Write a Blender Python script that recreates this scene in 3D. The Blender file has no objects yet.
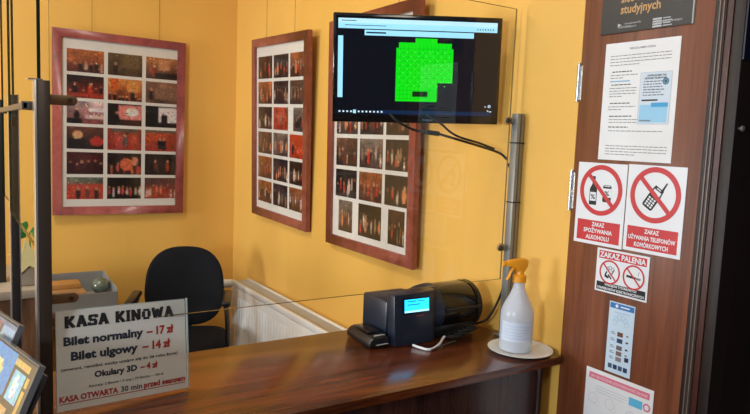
import bpy, bmesh, math, random
from mathutils import Vector, Matrix
sc = bpy.context.scene
col = sc.collection
PI = math.pi
R = math.radians

# ------------------------------------------------------------ camera, world, lights, exposure
EYE = 1.6
def make_camera():
    f, yaw, pitch, roll = 657.6, 0.575884, 0.103871, 0.0409205
    cy, sy = math.cos(yaw), math.sin(yaw)
    fwd = Vector((sy*math.cos(pitch), cy*math.cos(pitch), -math.sin(pitch)))
    r = Vector((cy, -sy, 0)); u = r.cross(fwd)
    c, s = math.cos(roll), math.sin(roll)
    r2 = c*r + s*u; u2 = -s*r + c*u
    cam = bpy.data.cameras.new('camera'); o = bpy.data.objects.new('camera', cam); col.objects.link(o)
    cam.sensor_width = 36; cam.lens = f/750*36; cam.clip_start = .02
    m = Matrix((r2, u2, -fwd)).transposed().to_4x4(); m.translation = (0, 0, EYE)
    o.matrix_world = m; sc.camera = o
make_camera()
w = bpy.data.worlds.new('world'); sc.world = w; w.use_nodes = True
w.node_tree.nodes['Background'].inputs[0].default_value = (.62, .74, 1, 1)
w.node_tree.nodes['Background'].inputs[1].default_value = 1.0
sc.view_settings.view_transform = 'Standard'; sc.view_settings.look = 'None'
sc.view_settings.exposure = 0.02; sc.view_settings.gamma = 1; sc.view_settings.use_curve_mapping = False
def area(name, loc, target, sx, sy, power, color):
    l = bpy.data.lights.new(name, 'AREA'); l.shape = 'RECTANGLE'; l.size = sx; l.size_y = sy
    l.energy = power; l.color = color
    o = bpy.data.objects.new(name, l); col.objects.link(o); o.location = loc
    o.rotation_euler = (Vector(target)-Vector(loc)).to_track_quat('-Z', 'Y').to_euler()
    return o
# daylight through the lobby window and the booth window, both in the left wall
area('lobby_window_light', (-3.12, -.55, 1.85), (1.36, 1.0, 1.2), .5, .6, 84, (.70, .84, 1))
area('booth_window_light', (-3.12, 2.75, 1.35), (1.3, 2.6, 1.1), .9, .9, 78, (.86, .94, 1))
# unseen warm fills at ceiling height, added to brighten lobby and booth
area('lobby_ceiling_fill', (.1, -.6, 2.86), (.1, -.6, 0), .6, .6, 15, (1, .88, .76))
area('booth_ceiling_fill', (-.3, 2.2, 2.86), (-.3, 2.2, 0), .6, .6, 24, (1, .94, .84))

# ------------------------------------------------------------ materials
def lin(c):
    return tuple((v/255/12.92 if v/255 <= .04045 else ((v/255+.055)/1.055)**2.4) for v in c)
MC = {}
def mat(name, rgb, rough=.6, metal=0, emit=None, spec=.5, coat=0):
    if name in MC: return MC[name]
    m = bpy.data.materials.new(name); m.use_nodes = True
    b = m.node_tree.nodes['Principled BSDF']
    c = lin(rgb)
    nt = m.node_tree
    # slight procedural variation so that nothing is perfectly flat
    n = nt.nodes.new('ShaderNodeTexNoise'); n.inputs['Scale'].default_value = 14; n.inputs['Detail'].default_value = 4
    tc = nt.nodes.new('ShaderNodeTexCoord'); nt.links.new(tc.outputs['Object'], n.inputs['Vector'])
    mx = nt.nodes.new('ShaderNodeMix'); mx.data_type = 'RGBA'
    mx.inputs[6].default_value = (*[v*.93 for v in c], 1); mx.inputs[7].default_value = (*[min(1, v*1.07) for v in c], 1)
    nt.links.new(n.outputs['Fac'], mx.inputs[0]); nt.links.new(mx.outputs[2], b.inputs['Base Color'])
    b.inputs['Roughness'].default_value = rough; b.inputs['Metallic'].default_value = metal
    b.inputs['Specular IOR Level'].default_value = spec
    b.inputs['Coat Weight'].default_value = coat; b.inputs['Coat Roughness'].default_value = .08
    if emit:
        b.inputs['Emission Color'].default_value = (*c, 1); b.inputs['Emission Strength'].default_value = emit
    MC[name] = m
    return m
def plaster(name, rgb):
    m = bpy.data.materials.new(name); m.use_nodes = True; nt = m.node_tree; b = nt.nodes['Principled BSDF']
    tc = nt.nodes.new('ShaderNodeTexCoord')
    n = nt.nodes.new('ShaderNodeTexNoise'); n.inputs['Scale'].default_value = 2.2; n.inputs['Detail'].default_value = 6
    n2 = nt.nodes.new('ShaderNodeTexNoise'); n2.inputs['Scale'].default_value = 160; n2.inputs['Detail'].default_value = 3
    nt.links.new(tc.outputs['Object'], n.inputs['Vector']); nt.links.new(tc.outputs['Object'], n2.inputs['Vector'])
    c = lin(rgb); mx = nt.nodes.new('ShaderNodeMix'); mx.data_type = 'RGBA'
    mx.inputs[6].default_value = (*[v*.9 for v in c], 1); mx.inputs[7].default_value = (*[min(1, v*1.08) for v in c], 1)
    nt.links.new(n.outputs['Fac'], mx.inputs[0]); nt.links.new(mx.outputs[2], b.inputs['Base Color'])
    bp = nt.nodes.new('ShaderNodeBump'); bp.inputs['Strength'].default_value = .12; bp.inputs['Distance'].default_value = .002
    nt.links.new(n2.outputs['Fac'], bp.inputs['Height']); nt.links.new(bp.outputs['Normal'], b.inputs['Normal'])
    b.inputs['Roughness'].default_value = .42
    return m
def wood(name, dark, mid, light, grain=(1, 1, 1), rough=.3, coat=.0, bands=1.0):
    m = bpy.data.materials.new(name); m.use_nodes = True; nt = m.node_tree; b = nt.nodes['Principled BSDF']
    tc = nt.nodes.new('ShaderNodeTexCoord'); mp = nt.nodes.new('ShaderNodeMapping')
    mp.inputs['Scale'].default_value = grain
    nt.links.new(tc.outputs['Object'], mp.inputs['Vector'])
    n = nt.nodes.new('ShaderNodeTexNoise'); n.inputs['Scale'].default_value = 3*bands; n.inputs['Detail'].default_value = 8
    n.inputs['Roughness'].default_value = .62; n.inputs['Distortion'].default_value = .6
    nt.links.new(mp.outputs[0], n.inputs['Vector'])
    n2 = nt.nodes.new('ShaderNodeTexNoise'); n2.inputs['Scale'].default_value = 22*bands; n2.inputs['Detail'].default_value = 5
    nt.links.new(mp.outputs[0], n2.inputs['Vector'])
    add = nt.nodes.new('ShaderNodeMath'); add.operation = 'MULTIPLY_ADD'; add.inputs[1].default_value = .35
    nt.links.new(n2.outputs['Fac'], add.inputs[0]); nt.links.new(n.outputs['Fac'], add.inputs[2])
    r = nt.nodes.new('ShaderNodeValToRGB')
    e = r.color_ramp.elements
    e[0].position = .5; e[0].color = (*lin(dark), 1); e[1].position = .85; e[1].color = (*lin(light), 1)
    k = e.new(.66); k.color = (*lin(mid), 1)
    nt.links.new(add.outputs[0], r.inputs[0]); nt.links.new(r.outputs[0], b.inputs['Base Color'])
    b.inputs['Roughness'].default_value = rough; b.inputs['Coat Weight'].default_value = coat; b.inputs['Coat Roughness'].default_value = .12
    return m
def clear(name, tint=(1, 1, 1), gloss=1.0, ior=1.5, rough=0.0):
    m = bpy.data.materials.new(name); m.use_nodes = True; nt = m.node_tree; nt.nodes.clear()
    out = nt.nodes.new('ShaderNodeOutputMaterial'); t = nt.nodes.new('ShaderNodeBsdfTransparent'); g = nt.nodes.new('ShaderNodeBsdfGlossy')
    t.inputs[0].default_value = (*tint, 1); g.inputs['Roughness'].default_value = rough
    f = nt.nodes.new('ShaderNodeFresnel'); f.inputs[0].default_value = ior
    mu = nt.nodes.new('ShaderNodeMath'); mu.operation = 'MULTIPLY'; mu.inputs[1].default_value = gloss
    mx = nt.nodes.new('ShaderNodeMixShader')
    ge = nt.nodes.new('ShaderNodeNewGeometry'); sb_ = nt.nodes.new('ShaderNodeMath'); sb_.operation = 'SUBTRACT'; sb_.inputs[0].default_value = 1
    m2 = nt.nodes.new('ShaderNodeMath'); m2.operation = 'MULTIPLY'; nt.links.new(ge.outputs['Backfacing'], sb_.inputs[1])
    nt.links.new(f.outputs[0], m2.inputs[0]); nt.links.new(sb_.outputs[0], m2.inputs[1]); nt.links.new(m2.outputs[0], mu.inputs[0]); nt.links.new(mu.outputs[0], mx.inputs[0])
    nt.links.new(t.outputs[0], mx.inputs[1]); nt.links.new(g.outputs[0], mx.inputs[2]); nt.links.new(mx.outputs[0], out.inputs[0])
    return m
def printed(name, rough=.35, coat=.0):
    m = bpy.data.materials.new(name); m.use_nodes = True; nt = m.node_tree; b = nt.nodes['Principled BSDF']
    a = nt.nodes.new('ShaderNodeAttribute'); a.attribute_name = 'Col'
    nt.links.new(a.outputs['Color'], b.inputs['Base Color']); b.inputs['Roughness'].default_value = rough
    b.inputs['Coat Weight'].default_value = coat
    return m
def translucent_plastic(name, rgb, alpha, rough=.3):
    m = bpy.data.materials.new(name); m.use_nodes = True; nt = m.node_tree; b = nt.nodes['Principled BSDF']
    b.inputs['Base Color'].default_value = (*lin(rgb), 1); b.inputs['Roughness'].default_value = rough
    b.inputs['Alpha'].default_value = alpha; b.inputs['Subsurface Weight'].default_value = .0
    return m

WALL = plaster('yellow_plaster', (236, 184, 88))
CEIL = plaster('white_plaster', (235, 230, 220))
FLOOR = wood('floor_boards', (70, 50, 36), (98, 72, 52), (120, 92, 66), (.6, 6, 1), .45)
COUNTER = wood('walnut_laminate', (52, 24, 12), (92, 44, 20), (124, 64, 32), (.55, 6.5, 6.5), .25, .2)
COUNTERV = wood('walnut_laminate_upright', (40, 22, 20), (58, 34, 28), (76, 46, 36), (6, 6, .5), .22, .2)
DOORW = wood('red_brown_veneer', (92, 48, 28), (116, 64, 38), (132, 76, 46), (9, 9, .35), .42, .08)
DARKW = wood('dark_veneer', (16, 10, 10), (24, 15, 13), (34, 20, 17), (7, 7, .35), .5)
DESKW = wood('desk_veneer', (84, 58, 40), (112, 80, 56), (134, 98, 70), (6, 6, .6), .4)
GLASS = clear('pane_glass', (.985, .99, .985), 1.0, 1.5)
SGLASS = clear('side_pane_glass', (.985, .99, .985), .07, 1.5)
GEDGE = mat('glass_edge_green', (14, 38, 28), .15)
ACRYL = clear('acrylic', (.97, .98, .98), .45, 1.45)
ACEDGE = mat('acrylic_edge', (176, 188, 186), .2)
PRINT = printed('photo_print', .3, .3)
FRAME = wood('mahogany_frame', (112, 44, 40), (138, 60, 52), (152, 72, 60), (3, 3, 3), .38, .1)
FRAME_LIT = wood('lit_mahogany_frame', (122, 58, 46), (148, 78, 64), (164, 92, 76), (3, 3, 3), .38, .1)  # same mahogany, with the brighter light on the right wall put into its colour
MATB = mat('mount_board', (222, 216, 206), .6)
STEEL = mat('brushed_steel', (138, 138, 134), .38, .35)
SILVER = mat('silver_edge', (205, 208, 212), .25, .9)
DARKMET = mat('dark_metal', (66, 54, 46), .35, .3)
BLACK = mat('black_plastic', (18, 19, 22), .35)
GLBLACK = mat('gloss_black_plastic', (14, 15, 18), .12)
NAVYBL = mat('blue_black_plastic', (30, 38, 52), .32)
RUBBER = mat('black_rubber', (16, 16, 17), .6)
FABRIC = mat('black_fabric', (14, 15, 20), .9, spec=.2)
WHITE = mat('white_paper', (232, 234, 236), .6)
WENAM = mat('white_enamel', (236, 236, 232), .28)
WPLAS = mat('white_plastic', (226, 228, 228), .35)
ORANGE = mat('orange_plastic', (240, 160, 30), .35)
INK = mat('black_ink', (26, 26, 28), .6)
GINK = mat('grey_ink', (128, 130, 134), .6)
RINK = mat('red_ink', (176, 42, 38), .55)
SIGNRED = mat('sign_red', (196, 38, 46), .4)
SIGNW = mat('sign_white', (226, 230, 236), .35)

# ------------------------------------------------------------ mesh helpers
class MB:
    def __init__(s, base=Matrix.Identity(4)):
        s.v = []; s.f = []; s.m = []; s.mats = []; s.sm = []; s.x = base
    def mi(s, m):
        if m not in s.mats: s.mats.append(m)
        return s.mats.index(m)
    def add(s, vs, fs, m, smooth=False):
        o = len(s.v); s.v += [s.x @ Vector(p) for p in vs]; k = s.mi(m)
        for f in fs: s.f.append([i+o for i in f]); s.m.append(k); s.sm.append(smooth)
        return s
    def box(s, x0, x1, y0, y1, z0, z1, m, M=None):
        vs = [(x, y, z) for z in (z0, z1) for y in (y0, y1) for x in (x0, x1)]
        if M is not None: vs = [M @ Vector(p) for p in vs]
        return s.add(vs, [(0, 2, 3, 1), (4, 5, 7, 6), (0, 1, 5, 4), (2, 6, 7, 3), (0, 4, 6, 2), (1, 3, 7, 5)], m)
    def quad(s, pts, m): return s.add(pts, [tuple(range(len(pts)))], m)
    def rect(s, x0, x1, z0, z1, y, m): return s.quad([(x0, y, z0), (x1, y, z0), (x1, y, z1), (x0, y, z1)], m)
    def flat(s, pts, y, m): return s.quad([(p[0], y, p[1]) for p in pts], m)
    def prism(s, pts, y0, y1, m, smooth=False):       # outline in x,z pushed along y
        n = len(pts)
        s.add([(p[0], y0, p[1]) for p in pts]+[(p[0], y1, p[1]) for p in pts],
              [tuple(range(n)), tuple(range(2*n-1, n-1, -1))], m)
        s.add([(p[0], y0, p[1]) for p in pts]+[(p[0], y1, p[1]) for p in pts],
              [(i, i+n, (i+1) % n+n, (i+1) % n) for i in range(n)], m, smooth)
        return s
    def ring(s, cx, cz, ro, ri, y, m, n=40):
        vs = []
        for i in range(n):
            a = 2*PI*i/n
            vs += [(cx+ro*math.cos(a), y, cz+ro*math.sin(a)), (cx+ri*math.cos(a), y, cz+ri*math.sin(a))]
        return s.add(vs, [(2*i, 2*((i+1) % n), 2*((i+1) % n)+1, 2*i+1) for i in range(n)], m)
    def disc(s, cx, cz, r, y, m, n=28, rz=None):
        rz = rz or r
        return s.flat([(cx+r*math.cos(2*PI*i/n), cz+rz*math.sin(2*PI*i/n)) for i in range(n)], y, m)
    def stroke(s, x0, z0, x1, z1, wd, y, m):
        d = Vector((x1-x0, z1-z0)); d.normalize(); nx, nz = -d.y*wd/2, d.x*wd/2
        return s.flat([(x0-nx, z0-nz), (x1-nx, z1-nz), (x1+nx, z1+nz), (x0+nx, z0+nz)], y, m)
    def lathe(s, prof, m, n=32, M=None, cap=True):    # prof: (radius, height) about z
        vs = []; fs = []
        for r, z in prof:
            for i in range(n):
                a = 2*PI*i/n; vs.append((r*math.cos(a), r*math.sin(a), z))
        if M is not None: vs = [M @ Vector(p) for p in vs]
        for k in range(len(prof)-1):
            for i in range(n):
                j = (i+1) % n; fs.append((k*n+i, k*n+j, (k+1)*n+j, (k+1)*n+i))
        s.add(vs, fs, m, True)
        if cap:
            s.add(vs[:n], [tuple(range(n-1, -1, -1))], m); s.add(vs[-n:], [tuple(range(n))], m)
        return s
    def cyl(s, p0, p1, r, m, n=20, r2=None):
        p0 = Vector(p0); p1 = Vector(p1); d = p1-p0
        M = Matrix.Translation(p0) @ d.to_track_quat('Z', 'Y').to_matrix().to_4x4()
        return s.lathe([(r, 0), (r if r2 is None else r2, d.length)], m, n, M)
    def tube(s, pts, r, m, n=10, sub=6, rx=None):
        P = [Vector(p) for p in pts]
        if sub > 1 and len(P) > 2:                    # Catmull-Rom
            Q = []
            E = [P[0]*2-P[1]]+P+[P[-1]*2-P[-2]]
            for i in range(1, len(E)-2):
                for k in range(sub):
                    t = k/sub; a, b, c, d = E[i-1:i+3]
                    Q.append(.5*((2*b)+(c-a)*t+(2*a-5*b+4*c-d)*t*t+(3*b-a-3*c+d)*t**3))
            Q.append(P[-1]); P = Q
        vs = []; fs = []; prev = None
        for i, p in enumerate(P):
            d = (P[min(i+1, len(P)-1)]-P[max(i-1, 0)]).normalized()
            if prev is None:
                a = d.orthogonal().normalized()
                if rx: a = Vector((0, 0, 1)).cross(d); a = a.normalized() if a.length > .01 else d.orthogonal().normalized()
            else: a = (prev-d*prev.dot(d)).normalized()
            prev = a; b = d.cross(a)
            for k in range(n):
                t = 2*PI*k/n; vs.append(p+a*math.cos(t)*(rx or r)+b*math.sin(t)*r)
        for i in range(len(P)-1):
            for k in range(n):
                j = (k+1) % n; fs.append((i*n+k, i*n+j, (i+1)*n+j, (i+1)*n+k))
        s.add(vs, fs, m, True)
        s.add(vs[:n], [tuple(range(n-1, -1, -1))], m); s.add(vs[-n:], [tuple(range(n))], m)
        return s
    def text(s, body, x0, x1, z0, h, m, y=-.001, bold=0.0, space=1.0):
        """lettering fitted into x0..x1 with baseline z0 and cap height h"""
        cu = bpy.data.curves.new('t', 'FONT'); cu.body = body; cu.size = 1; cu.offset = bold; cu.resolution_u = 2
        cu.space_character = space
        to = bpy.data.objects.new('t', cu); col.objects.link(to)
        dg = bpy.context.evaluated_depsgraph_get(); me = bpy.data.meshes.new_from_object(to.evaluated_get(dg))
        V = [v.co.copy() for v in me.vertices]; F = [tuple(p.vertices) for p in me.polygons]
        bpy.data.meshes.remove(me); bpy.data.objects.remove(to); bpy.data.curves.remove(cu)
        if not V: return s
        a = min(v.x for v in V); b = max(v.x for v in V)
        if x1 is None: k = h/.73
        else: k = (x1-x0)/(b-a)
        kz = h/.73
        return s.add([(x0+(v.x-a)*k, y, z0+v.y*kz) for v in V], F, m)
    def build(s, name, parent=None, bevel=0, seg=2, loc=None, ang=35):
        me = bpy.data.meshes.new(name); me.from_pydata([tuple(v) for v in s.v], [], s.f)
        for m in s.mats: me.materials.append(m)
        for i, p in enumerate(me.polygons): p.material_index = s.m[i]; p.use_smooth = s.sm[i]
        bm = bmesh.new(); bm.from_mesh(me); bmesh.ops.remove_doubles(bm, verts=bm.verts, dist=1e-6)
        if bevel:
            ed = [e for e in bm.edges if len(e.link_faces) == 2 and e.calc_face_angle(0) > R(ang)]
            bmesh.ops.bevel(bm, geom=ed, offset=bevel, segments=seg, profile=.5, affect='EDGES', clamp_overlap=True)
            for f in bm.faces: f.smooth = True
        bm.to_mesh(me); bm.free()
        if bevel or any(s.sm): me.set_sharp_from_angle(angle=R(40))
        o = bpy.data.objects.new(name, me); col.objects.link(o)
        if parent: o.parent = parent
        if loc is not None: o.location = loc
        return o
def tag(o, label, cat, group=None):
    o['label'] = label; o['category'] = cat
    if group: o['group'] = group
    return o
def thing(name, label, cat, loc=(0, 0, 0), rot=None, group=None):
    o = bpy.data.objects.new(name, None); col.objects.link(o); o.empty_display_size = .05
    m = (rot or Matrix.Identity(3)).to_4x4(); m.translation = loc; o.matrix_world = m
    return tag(o, label, cat, group)
def face_rot(yaw, tilt=0, roll=0):    # local +x right, +z up, -y towards the viewer
    return (Matrix.Rotation(yaw, 3, 'Z') @ Matrix.Rotation(tilt, 3, 'X') @ Matrix.Rotation(-roll, 3, 'Y'))
def struct(o):
    o['kind'] = 'structure'; return o

# ------------------------------------------------------------ setting
WX = 1.36; YB = 3.575; ZC = 2.9; XL = -3.2; YF = -3.6
def wall_with_holes(name, axis, at, thick, a0, a1, z0, z1, holes, m):
    """axis 'x': wall in plane x=at spanning y; 'y': plane y=at spanning x. holes: (a0,a1,z0,z1)"""
    b = MB()
    A = sorted(set([a0, a1]+[h[0] for h in holes]+[h[1] for h in holes])); Z = sorted(set([z0, z1]+[h[2] for h in holes]+[h[3] for h in holes]))
    for i in range(len(A)-1):
        for j in range(len(Z)-1):
            ca, cz = (A[i]+A[i+1])/2, (Z[j]+Z[j+1])/2
            if any(h[0] < ca < h[1] and h[2] < cz < h[3] for h in holes): continue
            t0, t1 = sorted((at, at+thick))
            if axis == 'x': b.box(t0, t1, A[i], A[i+1], Z[j], Z[j+1], m)
            else: b.box(A[i], A[i+1], t0, t1, Z[j], Z[j+1], m)
    return struct(b.build(name))
struct(MB().box(XL, 3.0, YF, YB, -.1, 0, FLOOR).build('floor'))
struct(MB().box(XL, 3.0, YF, YB, ZC, ZC+.1, CEIL).build('ceiling'))
struct(MB().box(XL, WX+.14, YB, YB+.14, 0, ZC, WALL).build('wall_back'))
DY0, DY1, DZ = -.12, .772, 2.42
LOBBY = plaster('grey_lobby_plaster', (124, 124, 128))
wall_with_holes('wall_right', 'x', WX, .14, DY0, YB, 0, ZC, [(DY0, 1.156, 0, DZ)], WALL)
struct(MB().box(WX, WX+.14, YF, DY0-.0005, 0, ZC, LOBBY).build('wall_lobby'))
wall_with_holes('wall_left', 'x', XL, -.14, YF, YB, 0, ZC, [(-1.35, -.15, 1.1, 2.4), (2.2, 3.3, .8, 2.0)], WALL)
struct(MB().box(XL, 3.0, YF-.14, YF, 0, ZC, LOBBY).build('wall_front'))
for n, (y0, y1, z0, z1) in enumerate([(-1.35, -.15, 1.1, 2.4), (2.2, 3.3, .8, 2.0)]):
    o = thing('window_%d' % (n+1), '', ''); del o['label'], o['category']; struct(o)
    b = MB()
    for a in ((y0, y0+.05, z0, z1), (y1-.05, y1, z0, z1), (y0+.05, y1-.05, z0, z0+.05), (y0+.05, y1-.05, z1-.05, z1)):
        b.box(XL-.08, XL-.03, a[0], a[1], a[2], a[3], WENAM)
    b.build('window_frame', o)
    MB().box(XL-.058, XL-.052, y0+.05, y1-.05, z0+.05, z1-.05, GLASS).build('window_pane', o)
# passage behind the doorway, its unlit darkness put into the wall colour
DPASS = mat('shaded_passage', (20, 26, 40), .7)
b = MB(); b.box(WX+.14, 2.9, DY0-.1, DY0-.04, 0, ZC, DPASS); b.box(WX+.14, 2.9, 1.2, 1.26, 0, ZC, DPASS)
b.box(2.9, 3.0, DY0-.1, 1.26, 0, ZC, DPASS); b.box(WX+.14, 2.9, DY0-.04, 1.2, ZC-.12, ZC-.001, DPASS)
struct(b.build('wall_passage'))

# door panel that carries the notices (stands against the right wall)
door = thing('door_1', '', '', (WX, 0, 0)); del door['label'], door['category']; struct(door)
b = MB(); b.box(0, .04, .812, 1.1555, 0, 2.419, DOORW); b.build('door_leaf', door, .002)
def hinge(z0, z1):
    b = MB(); zc = (z0+z1)/2
    b.cyl((-.0035, 1.1585, z0), (-.0035, 1.1585, zc-.001), .0042, SILVER, 14)
    b.cyl((-.0035, 1.1585, zc+.001), (-.0035, 1.1585, z1), .0042, SILVER, 14)
    b.cyl((-.0035, 1.1585, z1), (-.0035, 1.1585, z1+.003), .003, SILVER, 10)
    b.box(-.0012, -.0002, 1.148, 1.160, z0+.004, z1-.004, SILVER)
    b.build('hinge', door)
hinge(1.715, 1.81); hinge(1.435, 1.537)
# casing around the dark doorway
b = MB(); b.box(WX, WX+.04, .803, .8115, 0, 2.419, DARKW); b.build('trim_1').__setitem__('kind', 'structure')
PROF = mat('door_seal', (66, 50, 44), .45, .1)
b = MB(); b.box(WX-.004, WX+.04, .786, .8025, 0, 2.419, PROF)
b.box(WX-.007, WX-.0042, .7885, .7905, 0, 2.42, mat('door_seal_ridge', (118, 106, 98), .4, .2)); b.box(WX-.007, WX-.0042, .797, .799, 0, 2.42, mat('door_seal_ridge', (0, 0, 0)))
struct(b.build('trim_2'))
CAS = wood('casing_veneer', (44, 20, 16), (60, 28, 22), (74, 36, 28), (6, 6, .5), .4)
b = MB(); b.box(WX-.001, WX+.04, DY1+.0005, .7855, 0, 2.419, CAS); struct(b.build('trim_3'))
d2 = thing('door_2', '', '', (0, 0, 0)); del d2['label'], d2['category']; struct(d2)
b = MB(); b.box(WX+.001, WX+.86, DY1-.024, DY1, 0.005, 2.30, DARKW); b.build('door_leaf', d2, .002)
b = MB(); b.box(WX+.003, WX+.80, DY1-.028, DY1-.0245, 1.791, 2.26, mat('dark_navy_glass', (12, 18, 40), .3)); b.build('door_glazing', d2)
b = MB(); b.lathe([(.003, 0), (.003, .004), (.006, .006), (.006, .010), (.003, .012)], mat('ivory_knob', (96, 94, 90), .4), 18,
    Matrix.Translation((WX+.016, DY1-.0245, 1.651)) @ Matrix.Rotation(PI/2, 4, 'X')); b.build('door_handle', d2)

# ------------------------------------------------------------ counter
counter = thing('ticket_counter', 'long dark walnut counter with glossy top running along the glass screen', 'counter', (.2, 1.35, 0))
L = Matrix.Translation((-.2, -1.35, 0))
b = MB(L); b.box(-1.5, 1.338, 1.133, 1.582, 1.029, 1.05, COUNTER); b.build('countertop', counter, .0015)
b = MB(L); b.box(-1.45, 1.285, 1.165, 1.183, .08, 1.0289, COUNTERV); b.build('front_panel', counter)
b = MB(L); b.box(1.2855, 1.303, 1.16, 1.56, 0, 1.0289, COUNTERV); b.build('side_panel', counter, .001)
b = MB(L); b.box(-1.4, 1.285, 1.20, 1.215, 0, .0795, BLACK); b.build('plinth', counter)

# ------------------------------------------------------------ glass screen and its posts
YG = 1.365
def pane(name, label, x0, x1, y0, y1, z0, z1, group=None):
    t = thing(name, label, 'glass screen', ((x0+x1)/2, (y0+y1)/2, z0), None, group)
    cx, cy, cz = t.location
    b = MB(Matrix.Translation((-cx, -cy, -cz)))
    b.box(x0, x1, y0, y1, z0, z1, GLASS if x1-x0 > y1-y0 else SGLASS)
    e = .0006
    if x1-x0 > y1-y0:
        b2 = [(x0-e, x0, y0, y1, z0, z1), (x1, x1+e, y0, y1, z0, z1), (x0, x1, y0, y1, z0-e, z0), (x0, x1, y0, y1, z1, z1+e)]
    else:
        b2 = [(x0, x1, y0-e, y0, z0, z1), (x0, x1, y1, y1+e, z0, z1), (x0, x1, y0, y1, z0-e, z0), (x0, x1, y0, y1, z1, z1+e)]
    b.build('pane', t)
    c = MB(Matrix.Translation((-cx, -cy, -cz)))
    for q in b2: c.box(*q, GEDGE if x1-x0 < y1-y0 else mat('ground_edge', (120, 96, 52), .2))
    c.build('ground_edge', t)
    return t
pane('glass_screen', 'large clear glass pane above the counter, in front of the monitor', .158, 1.3262, YG-.0025, YG+.0025, 1.212, 1.971)
pane('glass_screen', 'narrow clear side pane seen edge on above the dark wide post',   .1365, .1425, 1.357, 2.06, 1.36, 2.7, None)
pane('glass_screen', 'narrow clear side pane seen edge on above the thin dark post farther left', .150, .156, 2.125, 2.56, 1.36, 2.7, None)

def wide_post(label, x0, x1, y0, y1, z1, grp=None):
    t = thing('screen_post', label, 'post', ((x0+x1)/2, (y0+y1)/2, 1.05), None, grp)
    b = MB(Matrix.Translation((-(x0+x1)/2, -(y0+y1)/2, -1.05)))
    b.box(x0, x1, y0, y1, 1.0505, z1, DARKMET); b.build('upright', t, .001)
    b = MB(Matrix.Translation((-(x0+x1)/2, -(y0+y1)/2, -1.05)))
    b.box(x0-.0045, x0-.0004, y0-.0005, y1, 1.0505, z1+.001, SILVER); b.build('silver_edge_strip', t, .0006)
    return t
def cap(b, x0, x1, y0, y1, z): pass
p1 = wide_post('wide dark brown post with silver edge beside the ticket price sign', .1325, .1535, 1.318, 1.352, 1.679)
L1 = Matrix.Translation((-.156, -1.335, -1.05))
b = MB(L1); b.box(.131, .1545, 1.317, 1.354, 1.6792, 1.6812, SILVER); b.build('top_cap', p1)
def tab_clip(z, label):
    t = thing('glass_clip', label, 'clip', (.172, 1.35, z))
    b = MB(); m = mat('bronze_clip', (128, 96, 66), .4, .3)
    pts = [(-.0175, -.0095), (.022, -.0095)]+[(.022+.0095*math.sin(PI*i/10), -.0095*math.cos(PI*i/10)) for i in range(1, 10)]+[(.022, .0095), (-.0175, .0095)]
    b.prism(pts, -.001, .0115, m, False); b.build('clip_plate', t, .0008)
    b = MB(); b.cyl((.018, -.0045, 0), (.018, -.0012, 0), .0045, mat('clip_screw', (90, 70, 52), .4, .6), 14); b.build('screw', t)
tab_clip(1.647, 'upper bronze tab clip gripping the glass at the wide dark post')
tab_clip(1.272, 'lower bronze tab clip just above the price sign')
p2 = thing('screen_post', 'thin black post with a small clamp, second from the left edge', 'post', (.150, 2.1, 1.05))
b = MB(); b.box(-.0095, .0095, -.03, .02, -1.05, .629, mat('dark_post', (48, 44, 42), .4, .3)); b.build('upright', p2, .001)
b = MB(); b.box(-.0125, -.0097, -.031, .02, -1.05, .63, SILVER); b.box(.0097, .0125, -.031, .02, -1.05, .63, SILVER); b.build('silver_edge_strip', p2)
b = MB(); b.box(-.006, .006, -.038, -.0305, .545, .572, BLACK); b.build('clamp', p2, .001)
p3 = thing('screen_post', 'dark post cut off by the left edge of the picture', 'post', (.138, 2.6, 1.05))
b = MB(); b.box(-.018, .018, -.025, .02, 0, .629, mat('dark_post', (48, 44, 42), .4, .3)); b.build('upright', p3, .001)
b = MB(); b.box(-.022, -.0182, -.026, .02, 0, .63, SILVER); b.build('silver_edge_strip', p3)
# side counter the thin posts stand on
cb = thing('side_cabinet', 'brown wooden cabinet behind the left posts, under the paper flower', 'cabinet', (-.1, 2.3, 0))
b = MB(); b.box(-.6, .36, .13, .6, 1.02, 1.0495, mat('grey_worktop', (168, 156, 138), .5)); b.build('worktop', cb, .002)
b = MB(); b.box(-.58, .345, .15, .58, 0, 1.0198, DESKW); b.build('carcass', cb, .002)
b = MB(); b.box(.19, .198, .1455, .1495, .05, 1.01, BLACK); b.build('seam_strip', cb)
# long chrome rail joining the posts at clamp height
rl = thing('clamp_rail', 'chrome clamp rail linking the dark left posts at clip height', 'rail', (.12, 1.7, 1.64))
b = MB(); b.box(-.006, .002, -.33, .38, -.012, .0, mat('rail_steel', (92, 86, 78), .4, .4)); b.build('rail', rl, .001)
for y_ in (-.33, .36):
    b = MB(); b.box(-.008, .014, y_, y_+.014, -.014, .002, mat('rail_steel', (0, 0, 0))); b.build('clamp', rl, .001)

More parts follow.
